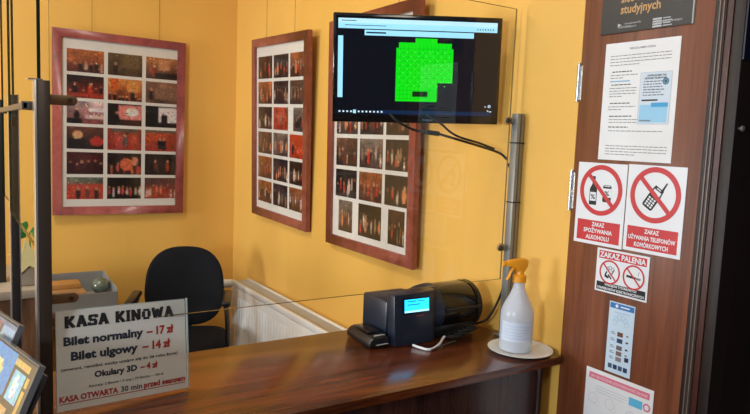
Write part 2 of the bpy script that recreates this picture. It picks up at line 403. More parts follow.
# right-hand wall post
p4 = thing('screen_post', 'slim grey steel post at the right wall, carrying the glass clips', 'post', (1.341, 1.347, 1.05))
b = MB(); b.box(-.013, .0125, -.012, .0125, .0055, .635, STEEL); b.build('upright', p4, .0015)
b = MB(); b.box(-.002, .001, -.0135, -.0121, .01, .633, mat('steel_groove', (96, 98, 98), .4, .7)); b.build('groove', p4)
b = MB(); b.box(-.03, .0185, -.03, .016, .0006, .005, STEEL); b.build('foot_plate', p4, .001)
for z in (.552, .385): 
    b = MB(); b.box(-.0142, .0137, -.0145, .0135, z, z+.003, RUBBER); b.build('cable_tie', p4)
def knob_clip(z, label):
    t = thing('glass_clip', label, 'clip', (1.313, 1.36, z))
    M = Matrix.Rotation(PI/2, 4, 'X')
    b = MB(); b.lathe([(.0115, -.001), (.0115, .008)], mat('tan_washer', (176, 142, 88), .4), 22, M); b.build('washer', t)
    b = MB(); b.lathe([(.0065, .0085), (.007, .010), (.007, .014), (.005, .0165)], BLACK, 22, Matrix.Translation((-.0085, 0, 0)) @ M); b.build('screw_cap', t)
    b = MB(); b.box(.004, .014, -.012, -.002, -.006, .006, STEEL); b.build('arm', t, .0008)
knob_clip(1.664, 'upper round black-capped clip at the top of the steel post')
knob_clip(1.306, 'lower round black-capped clip beside the spray bottle trigger')

# ------------------------------------------------------------ framed photo collages
def raster(W, H, top, bot, figs, seed, amp=.25, crowd=None):
    rnd = random.Random(seed)
    g = [[[top[k]*(1-j/(H-1))+bot[k]*j/(H-1) for k in range(3)] for i in range(W)] for j in range(H)]
    bl = [(rnd.uniform(0, W), rnd.uniform(0, H), rnd.uniform(2, 6), rnd.uniform(-amp, amp)*1.6) for _ in range(7)]
    for j in range(H):
        for i in range(W):
            a = rnd.uniform(-amp, amp)*.45
            for bx, by, br, ba in bl:
                a += ba*math.exp(-((i-bx)**2+(j-by)**2)/br**2)
            g[j][i] = [max(2, v*(1+a)) for v in g[j][i]]
    q_ = W/22
    def ell(cx, cy, rx, ry, c):
        for j in range(H):
            for i in range(W):
                if ((i-cx)/rx)**2+((j-cy)/ry)**2 <= 1: g[j][i] = [v*rnd.uniform(.8, 1.15) for v in c]
    if crowd:
        n, y0, y1, cols = crowd
        for k in range(n):
            x = (k+.5)/n*W+rnd.uniform(-.6, .6); y = rnd.uniform(y0, y1)*H; c = rnd.choice(cols)
            ell(x, y+H*.2, .95*q_, H*rnd.uniform(.14, .22), c); ell(x, y, .7*q_, .8*q_, (196, 138, 104))
    for f in figs:
        if f[0] == 'p':                                 # person: x, head y, body colour
            _, x, y, c = f[:4]; ell(x*W, y*H+H*.26, 1.5*q_, H*.25, c); ell(x*W, y*H, .9*q_, 1.1*q_, (196, 142, 110))
        elif f[0] == 'r':
            _, x0, y0, x1, y1, c = f
            for j in range(int(y0*H), min(H, int(math.ceil(y1*H)))):
                for i in range(int(x0*W), min(W, int(math.ceil(x1*W)))): g[j][i] = [v*rnd.uniform(.88, 1.1) for v in c]
        elif f[0] == 'e': _, x, y, rx, ry, c = f; ell(x*W, y*H, rx*W, ry*H, c)
    if 30 < W < 34:                                          # soften and add small bright and dark specks like a real print
        h = [[[(2*g[j][i][k]+g[max(0, j-1)][i][k]+g[min(H-1, j+1)][i][k]+g[j][max(0, i-1)][k]+g[j][min(W-1, i+1)][k])/6 for k in range(3)] for i in range(W)] for j in range(H)]
        g = h
        for _ in range(W*H//14):
            i, j = rnd.randrange(W), rnd.randrange(H); a = rnd.choice((.45, .6, 1.35, 1.6)); g[j][i] = [v*a for v in g[j][i]]
    return g
def picture(parent, x0, x1, z0, z1, y, g, name='photo'):
    H = len(g); W = len(g[0]); vs = []; fs = []
    for j in range(H+1):
        for i in range(W+1): vs.append((x0+(x1-x0)*i/W, y, z1-(z1-z0)*j/H))
    for j in range(H):
        for i in range(W): a = j*(W+1)+i; fs.append((a, a+W+1, a+W+2, a+1))
    me = bpy.data.meshes.new(name); me.from_pydata(vs, [], fs); me.materials.append(PRINT)
    at = me.color_attributes.new('Col', 'FLOAT_COLOR', 'CORNER')
    k = 0
    for j in range(H):
        for i in range(W):
            c = lin([min(255, v) for v in g[j][i]])
            for q in range(4): at.data[k].color = (*c, 1); k += 1
    o = bpy.data.objects.new(name, me); col.objects.link(o); o.parent = parent
    return o
RD = (150, 34, 26); DK = (22, 16, 16); OR = (190, 96, 40); BR = (92, 60, 40); WH = (226, 214, 210); PK = (214, 120, 112)
C1 = [
 ((178, 98, 50), (84, 42, 30), [], (7, .5, .62, [(30, 20, 22), (190, 150, 130), (120, 50, 40)])),
 ((92, 70, 48), (60, 44, 32), [('p', .2, .45, (40, 30, 28)), ('r', .35, .1, .9, .6, (96, 74, 50))], None),
 ((176, 110, 66), (60, 36, 28), [('p', .25, .4, (150, 50, 34)), ('r', .4, .1, .75, .55, (186, 128, 84)), ('r', .3, .75, .95, .9, DK)], None),
 ((36, 22, 22), (140, 40, 28), [('p', .62, .35, (190, 60, 36)), ('p', .2, .35, DK), ('r', 0, .8, 1, .95, (160, 56, 40))], (6, .4, .7, [DK, (90, 30, 26)])),
 ((206, 130, 60), (150, 60, 36), [('e', .72, .35, .2, .3, (216, 140, 70)), ('r', .1, 0, .3, .5, (204, 90, 40)), ('p', .7, .5, (30, 22, 24))], (8, .65, .85, [DK, (40, 28, 28)])),
 ((120, 84, 62), (104, 72, 56), [('p', .15, .35, (40, 26, 24)), ('r', .3, .3, .95, .8, (132, 96, 74))], None),
 ((200, 170, 168), (120, 60, 56), [('p', .25, .35, DK), ('p', .5, .2, (180, 120, 118)), ('r', .6, .3, 1, .42, WH), ('r', .5, .6, 1, .75, (220, 180, 170)), ('r', 0, .8, .4, 1, DK)], None),
 ((30, 20, 22), (26, 18, 20), [('r', .34, .08, .98, .72, (222, 130, 120)), ('e', .7, .35, .2, .2, WH), ('p', .25, .4, (16, 14, 16)), ('r', .4, .8, 1, 1, (60, 24, 24))], None),
 ((24, 20, 22), (20, 16, 18), [('r', .42, .05, 1, .75, (224, 212, 208)), ('p', .55, .35, (16, 14, 16)), ('r', .5, .45, .68, .95, (16, 14, 16))], None),
 ((96, 54, 40), (34, 20, 20), [('e', .28, .35, .14, .2, (214, 160, 110)), ('e', .8, .62, .2, .22, (176, 54, 44)), ('r', .05, .55, .5, 1, DK)], None),
 ((140, 60, 42), (150, 46, 36), [('p', .5, .3, (86, 76, 74)), ('r', .1, 0, .9, .18, (96, 78, 66))], None),
 ((196, 84, 44), (150, 50, 34), [('p', .45, .4, (24, 20, 22)), ('p', .58, .42, (24, 20, 22)), ('r', 0, 0, 1, .12, (110, 84, 70))], None),
 ((70, 24, 20), (52, 20, 18), [('p', .4, .4, (60, 24, 22))], (6, .35, .6, [(84, 30, 26), (40, 18, 18)])),
 ((26, 18, 18), (40, 18, 18), [('e', .55, .5, .2, .3, (206, 96, 64)), ('e', .8, .35, .1, .2, (214, 130, 96)), ('e', .9, .75, .08, .2, (190, 60, 44))], (5, .3, .8, [(150, 50, 36), (200, 90, 60)])),
 ((24, 18, 18), (34, 20, 18), [('p', .32, .3, (96, 44, 28)), ('p', .7, .32, (150, 60, 30))], None),
 ((86, 100, 84), (186, 66, 48), [('r', 0, .35, 1, 1, (182, 70, 50)), ('p', .3, .5, (60, 34, 34)), ('p', .55, .45, (110, 60, 50)), ('p', .8, .5, (60, 40, 36))], None),
 ((18, 12, 14), (22, 12, 14), [], (8, .4, .5, [(200, 60, 50), (214, 190, 180)])),
 ((84, 54, 48), (140, 44, 36), [], (9, .3, .6, [(220, 110, 80), (214, 170, 150), (170, 50, 40)])),
]
def theme(rnd, k):
    """varied stage photographs for the collages on the right wall"""
    T = [((60, 36, 28), (28, 18, 18)), ((24, 20, 22), (40, 30, 28)), ((150, 84, 40), (70, 36, 26)), ((190, 70, 30), (160, 50, 24)), ((96, 66, 48), (60, 44, 34)), ((120, 104, 90), (60, 44, 40))]
    t = T[k % len(T)]
    cols = [(190, 60, 40), (214, 130, 80), (30, 22, 24), (204, 180, 160), (110, 50, 36), (150, 110, 80)]
    return (t[0], t[1], [('p', rnd.uniform(.2, .8), .35, rnd.choice(cols))], (rnd.randint(3, 7), .3, .6, cols))
C2K = [0, 1, 2, 2, 0, 4, 1, 3, 5, 4, 5, 3, 2, 1, 0, 2, 1, 2]
C3K = [4, 0, 1, 2, 4, 1, 5, 1, 0, 4, 5, 1, 1, 2, 1, 5, 1, 0, 4, 5, 1]
def collage(label, loc, W, H, yaw, tilt, roll, spec, seed, narrow=False, wires=()):
    t = thing('framed_collage', label, 'picture', loc, face_rot(yaw, tilt, roll), 'framed photo collages on the walls')
    fb = .041; d = .016
    b = MB()
    o = [(-W/2, -H/2), (W/2, -H/2), (W/2, H/2), (-W/2, H/2)]; i_ = [(-W/2+fb, -H/2+fb), (W/2-fb, -H/2+fb), (W/2-fb, H/2-fb), (-W/2+fb, H/2-fb)]
    for k in range(4):
        a, c = o[k], o[(k+1) % 4]; e, f = i_[(k+1) % 4], i_[k]
        b.prism([a, c, e, f], -d, d*.4, FRAME if seed == 1 else FRAME_LIT)
    b.build('frame', t, .0018)
    MB().box(-W/2+fb-.003, W/2-fb+.003, -.004, 0.004, -H/2+fb-.003, H/2-fb+.003, MATB).build('mount_board', t)
    MB().box(-W/2+fb-.001, W/2-fb+.001, -.0085, -.0065, -H/2+fb-.001, H/2-fb+.001, clear('picture_glass', (1, 1, 1), .8, 1.4) if 'picture_glass' not in bpy.data.materials else bpy.data.materials['picture_glass']).build('cover_glass', t)
    rnd = random.Random(seed)
    us = [(.10, .365), (.395, .655), (.685, .94)]
    for r in range(6):
        for c in range(3):
            k = r*3+c; u0, u1 = us[c]; v0 = .10+.1385*r; v1 = v0+.121
            if narrow and r == 5:
                du = .045 if c != 1 else .0; u0 += du; u1 -= du; v1 += .015; v0 -= .002
            if seed == 2 and r == 2 and c == 2: u0 += .06; u1 -= .0
            sp = spec[k] if isinstance(spec[0], tuple) else theme(rnd, spec[k])
            g = raster(32, 22, sp[0], sp[1], sp[2], seed*100+k, .28, sp[3])
            picture(t, -W/2+u0*W, -W/2+u1*W, H/2-v1*H, H/2-v0*H, -.0048, g)
    wm = mat('hanging_wire', (120, 96, 60), .5, .3)
    for (ux) in wires:
        b = MB(); b.tube([(-W/2+ux*W, .006, H/2-.002), (-W/2+ux*W, .012, H/2+.46)], .0011, wm, 6, 1); b.build('hanging_wire', t)
    return t
collage('leftmost framed collage of eighteen stage photos, on the back wall', (.7405, 3.553, 1.611), .642, .905, .02, -.0, -.008, C1, 1, wires=(.28, .79))
collage('middle framed photo collage on the right wall, nearest the room corner', (1.328, 2.905, 1.62), .615, .884, -1.561, .033, -.026, C2K, 2, wires=(.22, .72))
collage('framed photo collage partly hidden behind the monitor', (1.334, 2.108, 1.612), .64, .912, -1.59, .015, .004, C3K, 3, True, wires=(.75,))

# ------------------------------------------------------------ radiator
rad = thing('radiator', 'white panel radiator under the collages on the right wall', 'radiator', (1.30, 2.6, 0))
X0, X1, Y0, Y1, Z0, Z1 = -.058, .042, -.72, .68, .2, .825
b = MB(); b.box(X0, X0+.012, Y0+.004, Y1-.004, Z0, Z1-.03, WENAM)
y = Y0+.03
while y < Y1-.04:                                   # pressed vertical flutes of the front plate
    b.box(X0-.0015, X0+.001, y, y+.018, Z0+.03, Z1-.075, WENAM); y += .0333
b.build('front_plate', rad, .0015)
b = MB(); b.box(X1-.012, X1, Y0+.004, Y1-.004, Z0, Z1-.03, WENAM); b.build('rear_plate', rad, .002)
b = MB()
b.box(X0-.001, X0+.012, Y0, Y1, Z1-.029, Z1, WENAM); b.box(X1-.012, X1+.001, Y0, Y1, Z1-.029, Z1, WENAM)
b.build('top_rail', rad, .002)
b = MB(); y = Y0+.01
GR = mat('grille_enamel', (206, 200, 186), .35)
while y < Y1-.01: b.box(X0+.0125, X1-.0125, y, y+.005, Z1-.018, Z1-.006, GR); y += .0125
b.box((X0+X1)/2-.004, (X0+X1)/2+.004, Y0, Y1, Z1-.024, Z1-.0185, GR); b.build('top_grille', rad)
for q in (Y1-.008, Y0+.001): MB().box(X0+.013, X1-.013, q, q+.007, Z0, Z1-.03, WENAM).build('side_cover', rad, .001)
for q in (Y0+.05, Y1-.06): MB().box(-.02, .0, q, q+.01, Z0-.2, Z0, WENAM).build('bracket', rad)
val = MB(); M = Matrix.Translation((-.035, Y1+.045, Z1-.03)) @ Matrix.Rotation(-PI/2, 4, 'Y')
val.lathe([(.010, -.02), (.012, .0), (.021, .006), (.0225, .03), (.0235, .052), (.021, .066), (.012, .069)], WPLAS, 24, M); val.build('thermostat_valve', rad)
b = MB(); b.cyl((-.035, Y1-.002, Z1-.03), (-.035, Y1+.05, Z1-.03), .009, SILVER); b.cyl((-.022, Y1+.045, 0.001), (-.022, Y1+.045, Z1-.03), .007, WENAM); b.build('valve_pipe', rad)

# ------------------------------------------------------------ office chair
ch = thing('office_chair', 'black fabric office chair with looped arms in front of the radiator', 'chair', (.88, 2.97, 0), Matrix.Rotation(R(-22), 3, 'Z'))
def cushion(w_, h_, d_, M, m, n=9, p=2.6, bow=0.0, lift=0.0):
    b = MB(); N = 40; prof = []
    rings = [(.0, -.5), (.80, -.5), (.93, -.40), (1.0, -.12), (1.0, .14), (.93, .38), (.78, .48), (.4, .54), (.0, .55)]
    vs = []; fs = []
    for s_, z in rings:
        for i in range(N):
            a = 2*PI*i/N; ca, sa = math.cos(a), math.sin(a)
            x = w_/2*s_*math.copysign(abs(ca)**(2/p), ca); zz = h_/2*s_*math.copysign(abs(sa)**(2/p), sa)
            x *= 1-.10*(-zz/h_ if False else zz/h_)*1.0
            vs.append(M @ Vector((x, z*d_+bow*(x/(w_/2))**2+lift*(zz/(h_/2))**2, zz)))
    for k in range(len(rings)-1):
        for i in range(N): j = (i+1) % N; fs.append((k*N+i, k*N+j, (k+1)*N+j, (k+1)*N+i))
    b.add(vs, fs, m, True); return b
# backrest: local -y faces the counter
cushion(.375, .39, -.06, Matrix.Translation((0, .245, .835)) @ Matrix.Rotation(R(-8), 4, 'X'), FABRIC, bow=-.035, lift=-.008).build('backrest', ch)
cushion(.43, .43, .075, Matrix.Translation((0, -.01, .615)) @ Matrix.Rotation(PI/2, 4, 'X'), FABRIC, p=3.2, bow=.012).build('seat', ch)
b = MB(); b.tube([(0, .275, .82), (0, .31, .70), (0, .30, .59), (0, .20, .52), (0, .02, .515)], .008, BLACK, 10, 6, rx=.028); b.build('back_bar', ch)
for s_ in (-1, 1):
    b = MB(); X = s_*.208
    b.tube([(s_*.12, -.02, .522), (s_*.2, -.02, .525), (X, -.03, .54), (X+s_*.012, -.09, .57), (X+s_*.012, -.13, .68), (X+s_*.008, -.14, .78), (X, -.08, .815), (X, .04, .81), (X, .10, .795)], .011, BLACK, 10, 5, rx=.018)
    b.build('arm', ch)
    b = MB(); b.box(X-.022, X+.022, -.12, .12, .817, .842, BLACK); b.build('arm_pad', ch, .01, 3)
b = MB(); b.box(-.11, .11, -.13, .11, .52, .575, BLACK); b.build('seat_plate', ch, .006)
b = MB(); b.cyl((0, 0, .12), (0, 0, .30), .028, BLACK); b.cyl((0, 0, .30), (0, 0, .52), .016, SILVER); b.build('gas_column', ch)
b = MB()
for k in range(5):
    a = 2*PI*k/5+.3; c, s_ = math.cos(a), math.sin(a)
    b.tube([(0, 0, .13), (c*.14, s_*.14, .115), (c*.24, s_*.24, .075)], .014, BLACK, 8, 4, rx=.02)
b.build('star_base', ch)
for k in range(5):
    a = 2*PI*k/5+.3; c, s_ = math.cos(a)*.245, math.sin(a)*.245
    b = MB(); nx, ny = -math.sin(a), math.cos(a)
    b.cyl((c-nx*.022, s_-ny*.022, .027), (c-nx*.006, s_-ny*.006, .027), .0265, BLACK); b.cyl((c+nx*.006, s_+ny*.006, .027), (c+nx*.022, s_+ny*.022, .027), .0265, BLACK)
    b.cyl((c, s_, .03), (c, s_, .075), .006, STEEL); b.build('castor', ch)

# ------------------------------------------------------------ desk with paper tray, globe and folder
dk = thing('office_desk', 'wooden desk along the back wall holding the grey paper tray', 'desk', (.2, 3.2, 0))
b = MB(); b.box(-.75, .452, -.07, .36, .747, .775, DESKW); b.build('desktop', dk, .002)
for x in (-.74, .42):
    b = MB(); b.box(x, x+.025, -.05, .34, 0, .7468, DESKW); b.build('side_panel', dk, .001)
tr = thing('paper_tray', 'open grey metal paper tray on the back desk', 'tray', (.486, 3.275, .7755))
TG = mat('grey_tray', (150, 152, 152), .4, .2); TI = mat('tray_inner', (120, 104, 78), .6)
b = MB()
b.box(-.22, .155, -.125, -.12, 0, .07, TG)
b.box(-.22, .155, .205, .21, 0, .105, TG)
b.box(-.22, .155, -.12, .205, 0, .005, TG)
for x in (-.22, .151):
    b.add([(x, -.12, 0), (x, .205, 0), (x, .205, .105), (x, -.12, .07), (x+.004, -.12, 0), (x+.004, .205, 0), (x+.004, .205, .105), (x+.004, -.12, .085)],
          [(0, 1, 2, 3), (7, 6, 5, 4), (3, 2, 6, 7)], TG)
b.build('tray_shell', tr)
fo = MB(); fo.box(-.205, .03, -.10, .09, 0, .062, mat('manila_folder', (170, 132, 84), .7)); fo.box(-.2, .02, .0, .1, .062, .085, mat('tan_card', (188, 138, 72), .7))
o = fo.build('paper_folders', None, .002, loc=(.486, 3.29, .7812)); tag(o, 'stack of tan folders lying in the grey paper tray', 'folders')
gl = thing('glass_globe', 'small greenish glass globe in the right of the paper tray', 'ornament', (.594, 3.30, .7812))
b = MB(); b.lathe([(.022, 0), (.024, .01), (.012, .02), (.012, .026)], mat('globe_base', (92, 96, 88), .4), 20); b.build('base', gl)
b = MB(); pr = [(.04*math.sin(PI*k/12)+.0005, .064-.04*math.cos(PI*k/12)) for k in range(13)]
b.lathe(pr, mat('globe_glass', (96, 110, 100), .12, 0, None, .8), 26); b.build('globe', gl)
b = MB(); b.tube([(.0, .041, .02), (.03, .03, .064), (.0, .02, .107)], .003, STEEL, 8, 5); b.build('meridian_arm', gl)
# ------------------------------------------------------------ potted paper flower on the side cabinet
pf = thing('paper_flower', 'green leaf and pale yellow paper star in a grey pot behind the left posts', 'decoration', (.212, 2.52, 1.05))
b = MB(); b.box(-.02, .05, -.03, .03, .0005, .075, mat('grey_pot', (150, 138, 120), .7)); b.build('pot', pf, .004)
b = MB(); st = []
for k in range(10):
    a = PI/2+2*PI*k/10+.12; r_ = .062 if k % 2 == 0 else .026; st.append((.004+r_*math.cos(a), .100+r_*1.1*math.sin(a)))
b.prism(st, -.040, -.034, mat('pale_yellow_paper', (226, 214, 150), .7)); b.build('paper_star', pf)
b = MB(); g_ = mat('leaf_green', (38, 140, 66), .5)
for (x, z, a, l) in ((.01, .235, .4, .05), (.015, .23, -.5, .055), (-.015, .235, 1.2, .045), (.035, .205, -1.2, .05), (.0, .22, 2.6, .03)):
    pts = [(x+math.cos(a)*l*t-math.sin(a)*wv, -.03-.02*t, z-.05+math.sin(a)*l*t+math.cos(a)*wv) for t, wv in ((0, 0), (.3, .012), (.7, .011), (1, 0), (.7, -.011), (.3, -.012))]
    pts2 = [(p[0], p[1]+.002, p[2]) for p in pts]
    n = len(pts); b.add(pts+pts2, [tuple(range(n)), tuple(range(2*n-1, n-1, -1))]+[(i, (i+1) % n, (i+1) % n+n, i+n) for i in range(n)], g_)
b.tube([(.01, 0, .07), (.012, -.02, .12), (.01, -.03, .185)], .0025, g_, 8, 4); b.build('leaves', pf)

# ------------------------------------------------------------ monitor
TW, TH = .4766, .298
tv = thing('monitor', 'black flat monitor showing a green seating plan on a dark screen', 'monitor', (1.111, 1.5195, 1.6+.1966), face_rot(-.46318, .060838, .02456))
b = MB(); b.box(-TW/2, TW/2, 0, .022, -TH/2, TH/2, GLBLACK); b.build('bezel', tv, .003)
b = MB(); b.box(-TW*.38, TW*.38, .0221, .045, -TH*.36, TH*.36, BLACK); b.build('rear_housing', tv, .006)
EM = dict(bg=(11, 13, 22), bar=(150, 214, 238), bar2=(176, 222, 236), green=(10, 205, 18), dot=(90, 232, 96), task=(14, 34, 64), icon=(190, 214, 234), slot=(8, 40, 10), line=(12, 165, 18))
def em(k, s=.78): return mat('screen_'+k, EM[k], .18, 0, s, spec=.22)
b = MB(); sx0, sx1, sz0, sz1 = -TW/2+.008, TW/2-.008, -TH/2+.020, TH/2-.008
SW, SH = sx1-sx0, sz1-sz0
def S(u, v): return (sx0+u*SW, sz1-v*SH)
def sr(u0, u1, v0, v1, k, lay): 
    a = S(u0, v1); c = S(u1, v0); b.rect(a[0], c[0], a[1], c[1], -.0004-.00025*lay, em(k))
sr(0, 1, 0, 1, 'bg', 0)
sr(.012, .985, .025, .095, 'bar2', 1); sr(.012, .985, .07, .125, 'bar', 2); sr(.17, .84, .135, .19, 'bar', 1); sr(.012, .042, .2, .82, 'bar', 1)
for k in range(7): sr(.86+.016*k, .866+.016*k, .09, .105, 'task', 3)
sr(.03, .12, .045, .052, 'task', 3); sr(.05, .3, .09, .096, 'task', 3); sr(.18, .30, .155, .17, 'task', 3)
pg = [(.365, .85), (.365, .305), (.380, .305), (.380, .25), (.480, .25), (.480, .205), (.615, .205), (.615, .25), (.705, .25), (.705, .305), (.717, .305), (.717, .655), (.622, .655), (.622, .85)]
b.flat([S(*p) for p in pg], -.0009, em('green'))
for i in range(15):
    u = .38+.0235*i
    if u < .70:
        v1 = .64 if u > .615 else .84
        sr(u+.0095, u+.0112, .27, v1, 'line', 3)
for j in range(13):
    v = .29+.0425*j; u1 = .71 if v < .64 else .615
    sr(.372, u1, v+.0195, v+.0225, 'line', 3)
for i in range(14):
    for j in range(9):
        u = .384+.0235*i; v = .345+.0425*j
        if (i+j) % 2 == 0 and u < .7 and v < .72: sr(u, u+.006, v, v+.008, 'dot', 4)
sr(.470, .565, .745, .80, 'slot', 5)
sr(.26, .97, .945, .985, 'task', 1)
for k in range(12): sr(.02+.0235*k, .031+.0235*k, .955, .972, 'icon', 2)
sr(.108, .126, .945, .982, 'bar', 3)
b.ring(*S(.957, .885), .0042, .002, -.0012, em('icon'), 14); sr(.928, .936, .885, .895, 'icon', 2); sr(.945, .952, .925, .94, 'icon', 2); sr(.957, .972, .935, .945, 'icon', 2)
b.build('screen', tv)
b = MB(); b.text('PHILIPS', .018, .056, -TH/2+.006, .0062, mat('bezel_lettering', (130, 132, 136), .4), -.0008, .01); b.build('bezel_lettering', tv)
arm = thing('monitor_wall_mount', 'black wall arm holding the monitor from behind', 'bracket', (1.36, 1.80, 1.79))
b = MB(); b.box(-.012, -.001, -.04, .04, -.09, .09, BLACK); b.build('wall_plate', arm, .002)
b = MB(); b.cyl((-.012, 0, 0), (-.13, -.03, 0), .014, BLACK); b.cyl((-.13, -.03, -.03), (-.13, -.03, .03), .018, BLACK); b.cyl((-.13, -.03, 0), (-.212, -.178, .005), .013, BLACK); b.build('swivel_arm', arm)
pv = Matrix.Translation(Vector((1.111, 1.5195, 1.7966))-Vector((1.36, 1.80, 1.79))) @ face_rot(-.46318, .060838, .02456).to_4x4()
b = MB(pv); b.box(-.05, .05, .0455, .0515, -.05, .05, BLACK); b.build('mount_plate', arm, .001)

# cables of the monitor
C0 = Vector((1.115, 1.445, 1.6215)); tr_ = lambda P: [tuple(Vector(p)-C0) for p in P]
tc_ = thing('monitor_cable', 'black cable with inline plug running from the monitor to the steel post', 'cable', tuple(C0))
cbl = MB(); cbl.tube(tr_([(1.0, 1.485, 1.668), (1.014, 1.47, 1.649), (1.057, 1.46, 1.629), (1.092, 1.45, 1.6225)]), .0034, RUBBER, 8, 5)
cbl.tube(tr_([(1.138, 1.44, 1.619), (1.196, 1.43, 1.606), (1.27, 1.415, 1.589), (1.318, 1.390, 1.573), (1.337, 1.3765, 1.555)]), .0036, RUBBER, 8, 5)
o = MB().tube([(1.341, 1.3745, 1.545), (1.3505, 1.369, 1.50), (1.3505, 1.369, 1.36), (1.3505, 1.369, 1.24), (1.346, 1.375, 1.17), (1.325, 1.40, 1.09), (1.315, 1.44, 1.062), (1.312, 1.475, 1.056)], .0036, RUBBER, 8, 5).build('power_cable')
tag(o, 'black cable strapped down along the grey steel post to behind the ticket printer', 'cable')
cbl.build('cable', tc_)
b = MB(); b.box(-.023, .023, -.006, .006, -.0065, .0065, RUBBER, Matrix.Rotation(.08, 4, 'Y')); b.build('inline_plug', tc_, .002)
o = MB().tube([(1.12, 1.485, 1.672), (1.153, 1.46, 1.65), (1.182, 1.452, 1.628), (1.211, 1.44, 1.613), (1.27, 1.426, 1.599), (1.312, 1.405, 1.584)], .0032, RUBBER, 8, 5).build('signal_cable')
tag(o, 'thinner black cable joining the monitor cable from above', 'cable')

# ------------------------------------------------------------ ticket printer
pr_ = thing('ticket_printer', 'black ticket printer with lit cyan display and round roll housing', 'printer', (1.08, 1.43, 1.05))
L = Matrix.Translation((-1.08, -1.43, -1.05))
b = MB(L); b.box(.984, 1.12, 1.4375, 1.56, 1.0505, 1.163, NAVYBL); b.build('rear_body', pr_, .006)
b = MB(L)   # front body with rounded right edge
out = [(.982, 1.388), (1.100, 1.384), (1.114, 1.388), (1.122, 1.398), (1.124, 1.408), (1.124, 1.424), (.982, 1.424)]
n = len(out); vs = [(x, y, 1.0505) for x, y in out]+[(x+.0, y+.012, 1.186+.006*(x-.982)/.14) for x, y in out]
b.add(vs, [tuple(range(n-1, -1, -1)), tuple(range(n, 2*n))]+[(i, (i+1) % n, (i+1) % n+n, i+n) for i in range(n)], NAVYBL); fb_ = b.build('front_body', pr_, .002)
Mf = Matrix.Translation((-.08, -.044, 0)) @ Matrix.Rotation(-.0265, 4, 'Z') @ Matrix.Rotation(-.087, 4, 'X')
b = MB(Mf); b.rect(.008, .096, .085, .128, -.0012, mat('display_border', (8, 16, 30), .1)); sc_o = b.build('display_border', fb_)
b = MB(Mf); b.rect(.012, .092, .089, .124, -.0016, mat('display_cyan', (30, 180, 235), .2, 0, 2.4))
b.rect(.012, .092, .089, .094, -.0019, mat('display_pale', (150, 225, 250), .2, 0, 1.6))
for k, (a0, a1, z) in enumerate(((.020, .050, .117), (.055, .078, .117), (.020, .062, .108))): b.rect(a0, a1, z, z+.0035, -.0021, mat('display_dim', (20, 130, 210), .2, 0, 1.0))
b.build('display', fb_)
b = MB(Mf); b.text('Boca', .058, .078, .081, .004, mat('red_logo', (150, 60, 60), .4), -.0012, .02) if False else b.rect(.05, .076, .0765, .0792, -.0012, mat('red_logo', (150, 60, 60), .4)); b.build('red_mark', fb_)
# roll housing: horizontal drum, its left shoulder domed
b = MB(L); Md = Matrix.Translation((1.150, 1.462, 1.1235)) @ Matrix.Rotation(PI/2, 4, 'Y')
b.lathe([(.050, -.070), (.058, -.064), (.067, -.038), (.071, -.008), (.071, .0)], NAVYBL, 44, Md); b.build('drum_shoulder', pr_)
b = MB(L); b.lathe([(.0695, .0005), (.0695, .138), (.067, .143), (.060, .145)], GLBLACK, 44, Md)
b.build('roll_housing', pr_)
b = MB(L); b.lathe([(.0712, .122), (.0712, .134)], BLACK, 44, Md, False); b.build('end_band', pr_)
b = MB(L); b.box(1.155, 1.282, 1.384, 1.40, 1.128, 1.136, BLACK); b.build('lid_seam', pr_, .003)
b = MB(L); b.box(1.126, 1.275, 1.405, 1.53, 1.0505, 1.085, BLACK); b.build('drum_cradle', pr_, .004)
# small terminal left of it
sm = thing('receipt_device', 'small flat black device with white label left of the ticket printer', 'device', (.947, 1.468, 1.0505), Matrix.Rotation(R(-4), 3, 'Z'))
b = MB(); pts = [(-.030, 0), (.029, 0), (.029, .022), (.022, .030), (-.018, .027), (-.030, .016)]
b.prism(pts, -.066, .07, BLACK); b.build('body', sm, .004)
b = MB(); b.add([(-.010, -.0672, .007), (.026, -.0672, .009), (.022, -.052, .0312), (-.010, -.050, .0302)], [(0, 1, 2, 3)], mat('silver_label', (190, 190, 184), .35)); b.build('label', sm)
b = MB(); b.box(-.016, .020, -.03, .055, .0305, .033, GLBLACK); b.build('lid', sm, .001)
# white and black leads in front of the printer
o = MB().tube([(1.03, 1.372, 1.0545), (1.035, 1.35, 1.0540), (1.045, 1.328, 1.0535), (1.065, 1.328, 1.0535), (1.105, 1.352, 1.054), (1.13, 1.372, 1.058), (1.140, 1.376, 1.063)], .0035, WPLAS, 8, 6).build('white_cable')
tag(o, 'white cable looping on the counter in front of the printer', 'cable')
rnd = random.Random(5)
b = MB()
for k in range(7):
    cx = 1.165+.012*k; pts = []
    for q in range(9):
        a = 2*PI*q/8+k; pts.append((cx+.02*math.cos(a)+rnd.uniform(-.003, .003), 1.377+.014*math.sin(a)-.003*(k % 2), 1.0545+.003*k+.006*abs(math.sin(a*.5))+.0005))
    b.tube(pts, .0026, RUBBER, 6, 4)
b.tube([(1.16, 1.352, 1.054), (1.13, 1.345, 1.054), (1.10, 1.336, 1.054), (1.07, 1.326, 1.054), (1.05, 1.318, 1.054)], .0022, mat('dark_grey_lead', (60, 60, 62), .5), 6, 4)
o = b.build('coiled_cable'); tag(o, 'tangle of black coiled cable on the counter right of the printer', 'cable')

